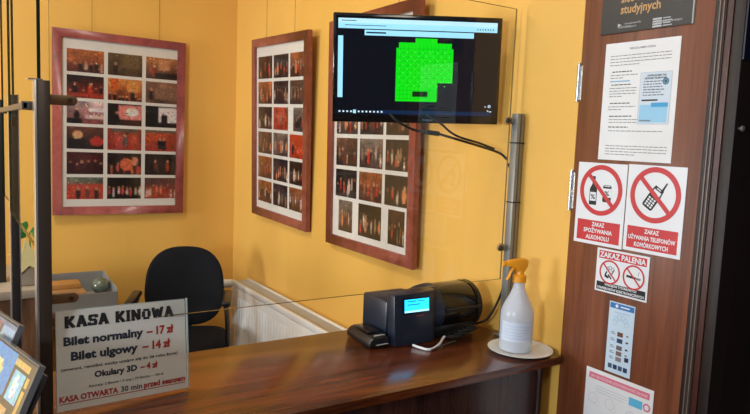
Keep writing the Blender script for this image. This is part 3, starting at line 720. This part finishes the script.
# ------------------------------------------------------------ plate and spray bottle
b = MB(); b.lathe([(.0, .001), (.065, .001), (.070, .0025), (.088, .008), (.0895, .0085), (.0895, .0095), (.088, .0095), (.0695, .0042), (.0645, .0028), (.0, .0028)], mat('white_plate', (226, 226, 222), .4), 56, Matrix.Scale(.96, 4), False)
o = b.build('white_plate', loc=(1.272, 1.218, 1.0502)); tag(o, 'shallow round white plate under the spray bottle', 'plate')
sb = thing('spray_bottle', 'translucent white spray bottle with orange trigger head on a white plate', 'bottle', (1.262, 1.226, 1.0532), Matrix.Rotation(R(-22), 3, 'Z'))
BOT = translucent_plastic('milky_plastic', (214, 222, 232), .68, .28)
b = MB(); b.lathe([(.0, .0), (.038, .0), (.0425, .003), (.0438, .009), (.0438, .098), (.0425, .108), (.038, .121), (.030, .137), (.022, .153), (.0165, .168), (.0145, .178), (.0145, .190)], BOT, 40, None, False); b.build('bottle', sb)
b = MB(); b.lathe([(.0155, .184), (.0175, .185), (.0175, .201), (.0150, .203), (.011, .206), (.010, .214)], ORANGE, 28); b.build('collar', sb)
b = MB(); hd = [(-.040, .2265), (-.038, .240), (-.030, .2425), (-.006, .247), (.014, .247), (.020, .240), (.0175, .225), (.011, .212), (-.010, .211), (-.014, .222), (-.030, .2255)]
b.prism(hd, -.0085, .0085, ORANGE); b.build('spray_head', sb, .0025)
b = MB(); b.cyl((-.048, 0, .2335), (-.0395, 0, .2335), .0068, ORANGE, 16); b.build('nozzle', sb)
b = MB(); b.tube([(-.018, 0, .222), (-.026, 0, .212), (-.030, 0, .200), (-.037, 0, .190)], .0028, ORANGE, 8, 5, rx=.006); b.build('trigger', sb)
b = MB(); n = 16; vs = []
for i in range(n+1):
    a = R(-170+120*i/n); vs += [(.0443*math.cos(a), .0443*math.sin(a), .032), (.0443*math.cos(a), .0443*math.sin(a), .084)]
b.add(vs, [(2*i, 2*i+2, 2*i+3, 2*i+1) for i in range(n)], mat('label_paper', (206, 216, 230), .5), True)
for z in (.072, .064, .056, .048, .040):
    vs = []
    for i in range(n+1):
        a = R(-160+95*i/n*(1 if z != .048 else .7)); vs += [(.0446*math.cos(a), .0446*math.sin(a), z), (.0446*math.cos(a), .0446*math.sin(a), z+.003)]
    b.add(vs, [(2*i, 2*i+2, 2*i+3, 2*i+1) for i in range(n)], mat('label_print', (194, 204, 220), .5), True)
b.build('label', sb)
b = MB(); b.cyl((.004, 0, .01), (0, 0, .184), .0018, mat('dip_tube', (210, 214, 216), .4), 8); b.build('dip_tube', sb)

# ------------------------------------------------------------ ticket price sign
SWd, SHt = .259, .188
sg = thing('price_sign', 'white ticket price sign in a clear stand at the counter, in black and red letters', 'sign', (.2875, 1.343, 1.1515), face_rot(.1543, -.1655, -.039))
b = MB(); b.box(-SWd/2, SWd/2+.003, -.0035, -.0020, -SHt/2, SHt/2+.003, ACRYL); b.build('front_cover', sg)
b = MB(); b.box(SWd/2+.0031, SWd/2+.0050, -.0035, .0025, -SHt/2, SHt/2+.003, ACEDGE); b.build('clear_edge', sg)
b = MB(); b.box(-SWd/2, SWd/2, -.001, .001, -SHt/2+.001, SHt/2, mat('sign_paper', (226, 222, 214), .55)); b.build('paper', sg)
b = MB(); b.box(-SWd/2, SWd/2, .0012, .0025, -SHt/2, SHt/2+.002, ACEDGE)
b.build('back_plate', sg)
b = MB(); YT = -.0016
def sx(u): return -SWd/2+u*SWd
def sz(v): return SHt/2-v*SHt
# slab-serif heading drawn stroke by stroke
GL = {'K': ([(1, 0, 1, 7), (1.4, 3, 4.6, 7), (2.0, 4.0, 4.8, 0)], [(0, 2.4, 0), (0, 2.4, 7), (3.6, 5.6, 0), (3.4, 5.4, 7)], 5.6),
      'A': ([(1, 0, 2.7, 7), (3.0, 7, 4.9, 0), (1.6, 2.2, 4.2, 2.2)], [(0, 2.2, 0), (3.6, 6.0, 0), (1.6, 3.6, 7)], 6.0),
      'S': ([(.2, .5, 4.6, .5), (4, .4, 4, 3.4), (.6, 3.5, 4.4, 3.5), (1, 3.6, 1, 6.6), (.4, 6.5, 4.8, 6.5), (.5, 0, .5, 2.1), (4.5, 4.9, 4.5, 7)], [], 5.0),
      'I': ([(1.3, 0, 1.3, 7)], [(0, 2.6, 0), (0, 2.6, 7)], 2.6),
      'N': ([(1, 0, 1, 7), (1, 7, 4.6, 0), (4.6, 0, 4.6, 7)], [(0, 2.2, 0), (0, 1.8, 7), (3.4, 5.8, 7)], 5.8),
      'O': ([(1, 1.4, 1, 5.6), (4.4, 1.4, 4.4, 5.6), (.8, .5, 4.6, .5), (.8, 6.5, 4.6, 6.5)], [], 5.4),
      'W': ([(.9, 7, 2.2, 0), (2.2, 0, 3.6, 6.4), (3.6, 6.4, 4.9, 0), (4.9, 0, 6.4, 7)], [(0, 2.0, 7), (5.4, 7.4, 7)], 7.4)}
def slab(word, x0, x1, z0, h, m):
    tot = sum((GL[c][2] if c != ' ' else 2.6)+.55 for c in word)-.55; k = (x1-x0)/tot; kz = h/7.6; x = x0
    for c in word:
        if c == ' ': x += k*3.15; continue
        st_, se, wd = GL[c]; i = 0
        for a0, b0, a1, b1 in st_: b.stroke(x+a0*k, z0+(b0+.3)*kz, x+a1*k, z0+(b1+.3)*kz, k*(1.35 if b0 == b1 else 2.0), YT-.00002*i, m); i += 1
        for a0, a1, zz in se: b.rect(x+a0*k, x+a1*k, z0+(zz-.15)*kz, z0+(zz+1.05)*kz, YT-.0002, m)
        x += k*(wd+.55)
slab('KASA KINOWA', sx(.06), sx(.90), sz(.170), SHt*.112, INK)
b.text('Bilet normalny', sx(.05), sx(.645), sz(.345), SHt*.085, mat('navy_ink', (38, 44, 62), .55), YT, .045)
b.text('– 17 zł', sx(.672), sx(.895), sz(.345), SHt*.088, RINK, YT, .045)
b.text('Bilet ulgowy', sx(.10), sx(.600), sz(.50), SHt*.085, mat('navy_ink', (0, 0, 0)), YT, .045)
b.text('– 14 zł', sx(.635), sx(.865), sz(.50), SHt*.088, RINK, YT, .045)
b.text('(emeryci, renciści, osoby uczące się do 26 roku życia)', sx(.03), sx(.925), sz(.598), SHt*.030, INK, YT, .02)
b.text('Okulary 3D', sx(.265), sx(.59), sz(.705), SHt*.062, mat('navy_ink', (0, 0, 0)), YT, .045)
b.text('– 4 zł', sx(.615), sx(.755), sz(.705), SHt*.064, RINK, YT, .045)
b.text('Karnety: 2 filmów / 5 wej | 10 filmów – 100 zł', sx(.225), sx(.80), sz(.80), SHt*.026, INK, YT, .015)
b.text('KASA OTWARTA', sx(.015), sx(.44), sz(.905), SHt*.058, RINK, YT, .045)
b.text('30 min', sx(.46), sx(.625), sz(.905), SHt*.058, mat('navy_ink', (0, 0, 0)), YT, .02)
b.text('przed seansem', sx(.64), sx(.985), sz(.905), SHt*.058, RINK, YT, .045)
b.rect(sx(.015), sx(.985), sz(.930), sz(.922), YT, RINK)
b.build('lettering', sg)

# ------------------------------------------------------------ cards display at bottom left
A = Vector((.113, 1.15, 1.6-.388)); e1 = Vector((-.225, .974, 0)).normalized()
Xp = Vector((e1.y, -e1.x, 0)); aa = R(66); e2 = (-math.cos(aa)*Xp-math.sin(aa)*Vector((0, 0, 1))).normalized(); nn = e1.cross(e2)
if nn.z < 0: nn = -nn
CEDGE = mat('smoky_case_edge', (104, 108, 112), .25)
def case(label, corner, ln, wd, art, name='postcard_case'):
    R3 = Matrix((e1, e2, nn)).transposed()      # local x along e1, y along e2, z outwards
    t = thing(name, label, 'postcards', corner, R3, 'plastic cases of picture cards')
    b = MB(); b.box(0, ln, 0, wd, -.008, -.0012, mat('dark_card_stack', (66, 62, 64), .6)); b.build('card_stack', t, .0005)
    b = MB(); 
    e = .0016
    b.box(-e, ln+e, -e, 0, -.0095, .0012, CEDGE); b.box(-e, 0, 0, wd, -.0095, .0012, CEDGE)
    b.build('case_edge', t)
    b = MB(); b.box(0.0002, ln, 0.0002, wd, .0002, .0012, ACRYL); b.build('clear_lid', t)
    H = len(art); W = len(art[0]); vs = []; fs = []
    for j in range(H+1):
        for i in range(W+1): vs.append((.004+(ln-.008)*i/W, .004+(wd-.008)*j/H, -.0008))
    for j in range(H):
        for i in range(W): a = j*(W+1)+i; fs.append((a, a+1, a+W+2, a+W+1))
    me = bpy.data.meshes.new('card_print'); me.from_pydata(vs, [], fs); me.materials.append(PRINT)
    at = me.color_attributes.new('Col', 'FLOAT_COLOR', 'CORNER'); k = 0
    for j in range(H):
        for i in range(W):
            c = lin([min(255, max(0, v)) for v in art[j][i]])
            for q in range(4): at.data[k].color = (*c, 1); k += 1
    o = bpy.data.objects.new('card_print', me); col.objects.link(o); o.parent = t
    return t
art1 = raster(40, 26, (60, 54, 46), (50, 44, 40), [('r', .13, .16, .34, .50, (130, 190, 216)), ('e', .24, .32, .05, .14, (224, 228, 226)), ('r', .055, .18, .10, .26, (206, 164, 70)), ('r', .055, .32, .10, .40, (206, 164, 70)), ('r', .055, .46, .10, .54, (206, 164, 70)),
    ('r', .10, .06, .38, .10, (198, 168, 96)), ('r', .42, 0, 1, .48, (60, 140, 200)), ('e', .7, .25, .14, .12, (214, 196, 150)), ('r', .24, .58, 1, 1, (190, 156, 100)), ('e', .4, .8, .12, .1, (224, 204, 160)), ('r', .5, .7, .8, .76, (120, 90, 60))], 31, .1)
case('lower clear case of picture cards at the left end of the counter, with gold emblems', A-nn*.0012, .23, .15, art1)
art2 = raster(36, 24, (104, 126, 160), (84, 96, 120), [('r', .05, .1, .4, .7, (140, 170, 204)), ('e', .2, .45, .1, .1, (70, 76, 90)), ('r', .5, .05, 1, 1, (120, 84, 110)), ('r', .45, .1, .5, .9, (60, 50, 60))], 32, .1)
B = Vector((.0925, 1.32, 1.237))
case('upper clear case of pale blue picture cards behind the gold-emblem one', B+Vector((.002, 0, 0))-nn*.005, .16, .10, art2)
stn = thing('card_stand', 'dark slanted stand under the picture card cases', 'stand', (0, 1.25, 1.05))
R3 = Matrix((e1, e2, nn)).transposed().to_4x4()
Mx = Matrix.Translation(A-Vector((0, 1.25, 1.05))-nn*.034) @ R3
b = MB(Mx); b.box(.04, .2, .02, .12, -.006, -.0005, mat('stand_grey', (70, 70, 76), .4)); b.build('slope', stn)
b = MB(); p = Mx @ Vector((.11, .06, -.006)); b.tube([(p.x, p.y, p.z), (p.x+.01, p.y, .004)], .006, BLACK, 10, 1); b.box(p.x-.04, p.x+.04, p.y-.05, p.y+.05, .0005, .006, BLACK); b.build('foot', stn)

# ------------------------------------------------------------ notices on the door panel
def notice(name, label, yl, yr, zt, zb, cat='sign', th=.0012, base=SIGNW, roll=0, group=None):
    """origin centre; local x runs towards the camera (decreasing y)"""
    t = thing(name, label, cat, (WX-.0004-th, (yl+yr)/2, (zt+zb)/2), face_rot(-PI/2, 0, roll), group)
    W, H = yl-yr, zt-zb
    MB().box(-W/2, W/2, 0, th, -H/2, H/2, base).build('sheet', t)
    return t, W, H
OFF = .0
def Z(r): return EYE+r
def prohibit(b, cx, cz, r, y, wd=None):
    wd = wd or r*.2
    b.ring(cx, cz, r, r-wd, y, SIGNRED, 44)
    k = (r-wd*.5)*.7071; b.stroke(cx-k, cz+k, cx+k, cz-k, wd*.85, y-.0003, SIGNRED)
# alcohol
t, W, H = notice('prohibition_sign', 'white and red no-alcohol sign with crossed-out bottle and can', 1.138, .9925, Z(-.038), Z(-.243))
b = MB(); cx, cz, r = 0, H*.17, W*.435
# bottle
bx, bz = -.022, cz-.002
b.flat([(bx-.011, bz-.036), (bx+.011, bz-.036), (bx+.011, bz+.004), (bx+.0045, bz+.016), (bx+.004, bz+.036), (bx-.004, bz+.036), (bx-.0045, bz+.016), (bx-.011, bz+.004)], -.0002, INK)
b.rect(bx-.009, bx+.009, bz-.026, bz-.004, -.0004, SIGNW); b.text('%', bx-.007, bx+.007, bz-.021, .012, INK, -.0005, .02)
cx2 = .019
b.flat([(cx2-.011, bz-.026), (cx2+.011, bz-.026), (cx2+.0125, bz-.022), (cx2+.0125, bz+.012), (cx2+.010, bz+.016), (cx2-.010, bz+.016), (cx2-.0125, bz+.012), (cx2-.0125, bz-.022)], -.0002, INK)
b.rect(cx2-.0125, cx2+.0125, bz-.014, bz+.008, -.0004, SIGNW); b.text('%', cx2-.007, cx2+.007, bz-.010, .012, INK, -.0005, .02)
b.rect(cx2-.009, cx2+.009, bz+.0125, bz+.0145, -.0004, SIGNW)
prohibit(b, 0, cz, r, -.0007, r*.19)
b.rect(-W*.44, W*.44, -H*.46, -H*.205, -.0002, SIGNRED)
b.text('ZAKAZ', -.019, .019, -H*.275, .0105, SIGNW, -.0005, .03); b.text('SPOŻYWANIA', -.043, .043, -H*.355, .0105, SIGNW, -.0005, .03); b.text('ALKOHOLU', -.035, .035, -H*.435, .0105, SIGNW, -.0005, .03)
b.build('symbol', t)
# phone
t, W, H = notice('prohibition_sign', 'white and red no-mobile-phones sign with crossed-out phone', .9895, .8405, Z(-.036), Z(-.241))
b = MB(); cz = H*.17; r = W*.435
M = Matrix.Translation((0, 0, cz-.002)) @ Matrix.Rotation(R(32), 4, 'Y'); s0 = b.x; b.x = M
b.flat([(-.014, -.035), (.010, -.035), (.0135, -.031), (.0145, .004), (.0125, .022), (-.0125, .022), (-.0155, .004), (-.0165, -.031)], -.0002, INK)
b.flat([(.006, .02), (.0115, .02), (.010, .042), (.0065, .042)], -.0002, INK)
b.rect(-.0105, .0105, -.002, .014, -.0004, SIGNW)
b.rect(-.006, .006, .017, .0195, -.0004, SIGNW)
for i in range(3):
    for j in range(4): b.rect(-.0115+.0078*i, -.0062+.0078*i, -.0115-.0062*j, -.0072-.0062*j, -.0004, SIGNW)
b.x = s0
prohibit(b, 0, cz, r, -.0007, r*.19)
b.rect(-W*.44, W*.44, -H*.46, -H*.205, -.0002, SIGNRED)
b.text('ZAKAZ', -.019, .019, -H*.275, .0100, SIGNW, -.0005, .03); b.text('UŻYWANIA TELEFONÓW', -.061, .061, -H*.355, .0100, SIGNW, -.0005, .03); b.text('KOMÓRKOWYCH', -.044, .044, -H*.435, .0105, SIGNW, -.0005, .03)
b.build('symbol', t)
# smoking
t, W, H = notice('prohibition_sign', 'smaller no-smoking sign with two red circles below the alcohol and phone signs', 1.061, .9135, Z(-.248), Z(-.356))
b = MB(); b.rect(-W*.455, W*.455, H*.27, H*.455, -.0002, SIGNRED); b.text('ZAKAZ PALENIA', -W*.44, W*.44, H*.305, .0135, SIGNW, -.0005, .035)
b.rect(-W*.47, W*.47, -H*.46, -H*.27, -.0002, INK)
b.text('WYROBÓW TYTONIOWYCH', -.045, .045, -H*.345, .0062, SIGNW, -.0004, .03); b.text('I PAPIEROSÓW ELEKTRONICZNYCH', -.066, .066, -H*.435, .0062, SIGNW, -.0004, .03)
c1x, c2x, cz, r = -W*.225, W*.235, H*.0, .0300
for q in range(3): b.ring(c1x-.006+.007*q, cz+.006+.003*(q % 2), .005, .0035, -.0002, GINK, 14)
b.stroke(c1x-.014, cz-.012, c1x-.002, cz-.016, .006, -.0002, INK); b.stroke(c1x-.008, cz-.001, c1x-.013, cz-.012, .004, -.0003, INK); b.stroke(c1x+.004, cz-.010, c1x+.013, cz+.006, .004, -.0002, GINK); b.stroke(c1x-.004, cz-.008, c1x+.006, cz-.018, .004, -.0003, INK)
prohibit(b, c1x, cz-.002, r, -.0007, .0042)
b.stroke(c2x-.020, cz-.001, c2x+.006, cz-.003, .0055, -.0002, INK); b.stroke(c2x+.007, cz-.003, c2x+.019, cz-.004, .0055, -.0002, GINK); b.stroke(c2x+.012, cz+.004, c2x+.014, cz+.014, .0014, -.0002, GINK)
prohibit(b, c2x, cz-.002, r, -.0007, .0042)
b.build('symbol', t)
# dark poster
t, W, H = notice('cinema_network_poster', 'charcoal poster with gold lettering at the top of the door panel', 1.100, .859, Z(.62), Z(.2755), 'poster', .003, mat('charcoal_board', (44, 45, 47), .4))
b = MB(); GOLD = mat('gold_ink', (196, 154, 96), .45); WG = mat('pale_grey_ink', (190, 194, 198), .5)
b.text('sieć kin', -.066, .004, -H/2+.070, .021, GOLD, -.0005, .02); b.text('studyjnych', -.066, .040, -H/2+.044, .021, GOLD, -.0005, .02)
b.text('sieć kin', -.066, .004, -H/2+.100, .021, GOLD, -.0005, .02)
b.text('ORGANIZATOR', -.070, -.035, -H/2+.0105, .0042, WG, -.0005, .01); b.text('WSPÓŁORGANIZATOR PROJEKTU', .030, .096, -H/2+.0105, .0042, WG, -.0005, .01)
b.flat([(-.071, -H/2+.013), (-.060, -H/2+.0175), (-.071, -H/2+.022)], -.0005, WG)
b.text('Stowarzyszenie Kin', -.052, -.008, -H/2+.018, .004, WG, -.0005, .01); b.text('Studyjnych', -.048, -.02, -H/2+.0105, .004, WG, -.0005, .01)
for k in range(4): b.rect(.022+.001, .046, -H/2+.002+.0055*k, -H/2+.006+.0055*k, -.0005, WG)
for k in range(4): b.rect(.049, .072-.004*(k % 2), -H/2+.003+.0055*k, -H/2+.005+.0055*k, -.0005, WG)
b.build('lettering', t)
MB().box(W/2-.0015, W/2+.0012, -.0008, .003, -H/2, H/2, ACEDGE).build('clear_edge', t)
# long white regulations sheet
t, W, H = notice('notice_sheet', 'long white printed notice with a small blue box, under the charcoal poster', 1.0815, .883, Z(.252), Z(-.029), 'notice', .0008, WHITE)
b = MB(); rnd = random.Random(9)
b.text('REGULAMIN KINA', -.030, .038, H/2-.018, .0048, GINK, -.0004, .015)
def lines(x0, x1, z0, n, dz, th=.0017, m=GINK, last=.5):
    for k in range(n):
        e = x1 if k < n-1 else x0+(x1-x0)*last; x = x0
        while x < e:
            l = rnd.uniform(.006, .016); b.rect(x, min(x+l, e), z0-k*dz, z0-k*dz+th, -.0004, m); x += l+.002
lines(-W*.42, W*.40, H/2-.032, 4, .0073)
z = H/2-.070
for k, (n_, wd) in enumerate(((2, .0), (4, 0), (2, 0))):
    lines(-W*.38, -W*.10, z, 1, .006, .0022, INK, 1); lines(-W*.40, -W*.02, z-.008, n_, .0065); z -= .008+n_*.0065+.010
b.rect(-W*.40, -W*.12, H/2-.093, H/2-.090, -.0006, mat('pale_blue_ink', (130, 180, 214), .5))
lines(-W*.38, -W*.06, z, 1, .006, .0022, INK, 1); lines(-W*.38, W*.40, z-.008, 2, .0065); lines(-W*.38, -W*.1, z-.026, 1, .006, .0022, INK, 1); lines(-W*.38, W*.36, z-.035, 1, .006, last=1)
lines(-W*.40, W*.44, -H/2+.034, 4, .0068)
# boxed insert
b.rect(W*.02, W*.43, -H*.19, H*.235, -.0003, mat('insert_grey_edge', (170, 180, 190), .5)); b.rect(W*.025, W*.425, -H*.187, H*.232, -.0004, mat('insert_pale', (206, 220, 234), .5))
b.text('ZAPRASZAMY NA', W*.11, W*.36, H*.20, .0042, INK, -.0006, .03); b.text('SEANSE FILMOWE', W*.08, W*.36, H*.178, .0042, INK, -.0006, .03)
for k in range(6): 
    zz = H*.155-.0062*k; x = W*.07; 
    while x < W*.30: l = rnd.uniform(.004, .010); b.rect(x, x+l, zz, zz+.0018, -.0006, INK); x += l+.002
b.disc(W*.355, H*.155, .008, -.0006, mat('teal_mark', (50, 96, 120), .5), 20); b.ring(W*.355, H*.155, .0055, .0040, -.0008, mat('pale_blue_ink', (0, 0, 0)), 16)
b.rect(W*.06, W*.27, -H*.0, -H*.0+.0035, -.0006, INK)
b.rect(W*.04, W*.40, -H*.175, -H*.03, -.0006, mat('sky_box', (150, 204, 236), .5)); b.rect(W*.19, W*.405, -H*.05, -H*.015, -.0007, mat('sky_tag', (60, 160, 214), .5))
b.rect(W*.05, W*.2, -H*.165, -H*.155, -.0008, GINK)
b.build('print', t)
# blue-headed strip
t, W, H = notice('payment_sticker', 'tall narrow light blue sticker with small card and app marks', 1.0135, .9415, Z(-.373), Z(-.5495), 'sticker', .0006, mat('pale_blue_sticker', (196, 218, 236), .4))
b = MB(); BL = mat('blue_band', (48, 118, 186), .4)
b.rect(-W*.47, W*.47, H*.41, H*.485, -.0002, BL); b.disc(-W*.2, H*.448, .0042, -.0004, SIGNW, 14); b.rect(-W*.05, W*.3, H*.438, H*.456, -.0004, SIGNW)
for k in range(6):
    a = PI*k/5; b.ring(0+.016*math.cos(a), H*.22+.014*math.sin(a), .007, .006, -.0002, mat('sticker_line', (150, 186, 214), .5), 16)
b.rect(-W*.3, W*.3, H*.355, H*.365, -.0002, mat('sticker_line', (0, 0, 0)))
rows = [(.06, (110, 70, 50), GINK), (-.03, (44, 60, 96), INK), (-.13, (100, 92, 96), INK), (-.21, (120, 100, 90), INK), (-.29, (130, 120, 124), INK)]
for i, (z, c, m_) in enumerate(rows):
    b.rect(-.0075, .0085, H*z-.005, H*z+.006, -.0002, mat('sticker_mark_%d' % i, c, .5))
    for q in range(2): b.rect(-W*.36, -W*.18-.003*q, H*z-.002+.004*q, H*z+.0+.004*q, -.0002, GINK)
    b.rect(W*.24, W*.34, H*z-.001, H*z+.003, -.0002, INK if i in (1, 2) else GINK)
b.rect(W*.24, W*.40, -H*.29, -H*.23, -.0002, mat('dark_blue_mark', (34, 50, 90), .5))
for i in range(4): b.rect(-W*.38+i*W*.2, -W*.22+i*W*.2, -H*.44, -H*.375, -.0002, mat('dark_blue_mark' if i % 2 else 'slate_mark', (60, 84, 110), .5))
b.build('print', t)
# pink-headed sheet at the bottom
t, W, H = notice('health_poster', 'white poster with a pink band and blue tag, lowest on the door panel', 1.067, .8745, Z(-.556), Z(-.83), 'poster', .0008, WHITE)
b = MB(); PKM = mat('pink_band', (222, 120, 142), .5); LB = mat('light_blue_tag', (96, 188, 226), .5)
b.rect(-W*.45, W*.45, H/2-.026, H/2-.010, -.0002, PKM); b.text('JAK SKUTECZNIE DEZYNFEKOWAĆ DŁONIE', -W*.42, W*.42, H/2-.0215, .0065, mat('pale_pink', (240, 206, 214), .5), -.0004, .02)
for k in range(3): b.rect(-W*.33, W*.2-.01*k, H/2-.042-.007*k, H/2-.0405-.007*k, -.0002, mat('pale_grey_line', (196, 204, 212), .5))
b.rect(W*.17, W*.36, H/2-.056, H/2-.036, -.0003, LB)
b.ring(W*.42, H/2-.046, .010, .006, -.0003, PKM, 20)
for k, (x, z) in enumerate(((-.07, -.075), (-.02, -.075), (.04, -.085), (-.07, -.14), (0, -.14), (.06, -.15))):
    b.ring(x, H/2+z, .014, .0128, -.0002, mat('pale_grey_line', (0, 0, 0)), 20); b.ring(x+.01, H/2+z-.008, .010, .009, -.0002, mat('pale_pink', (0, 0, 0)), 20)
b.build('print', t)
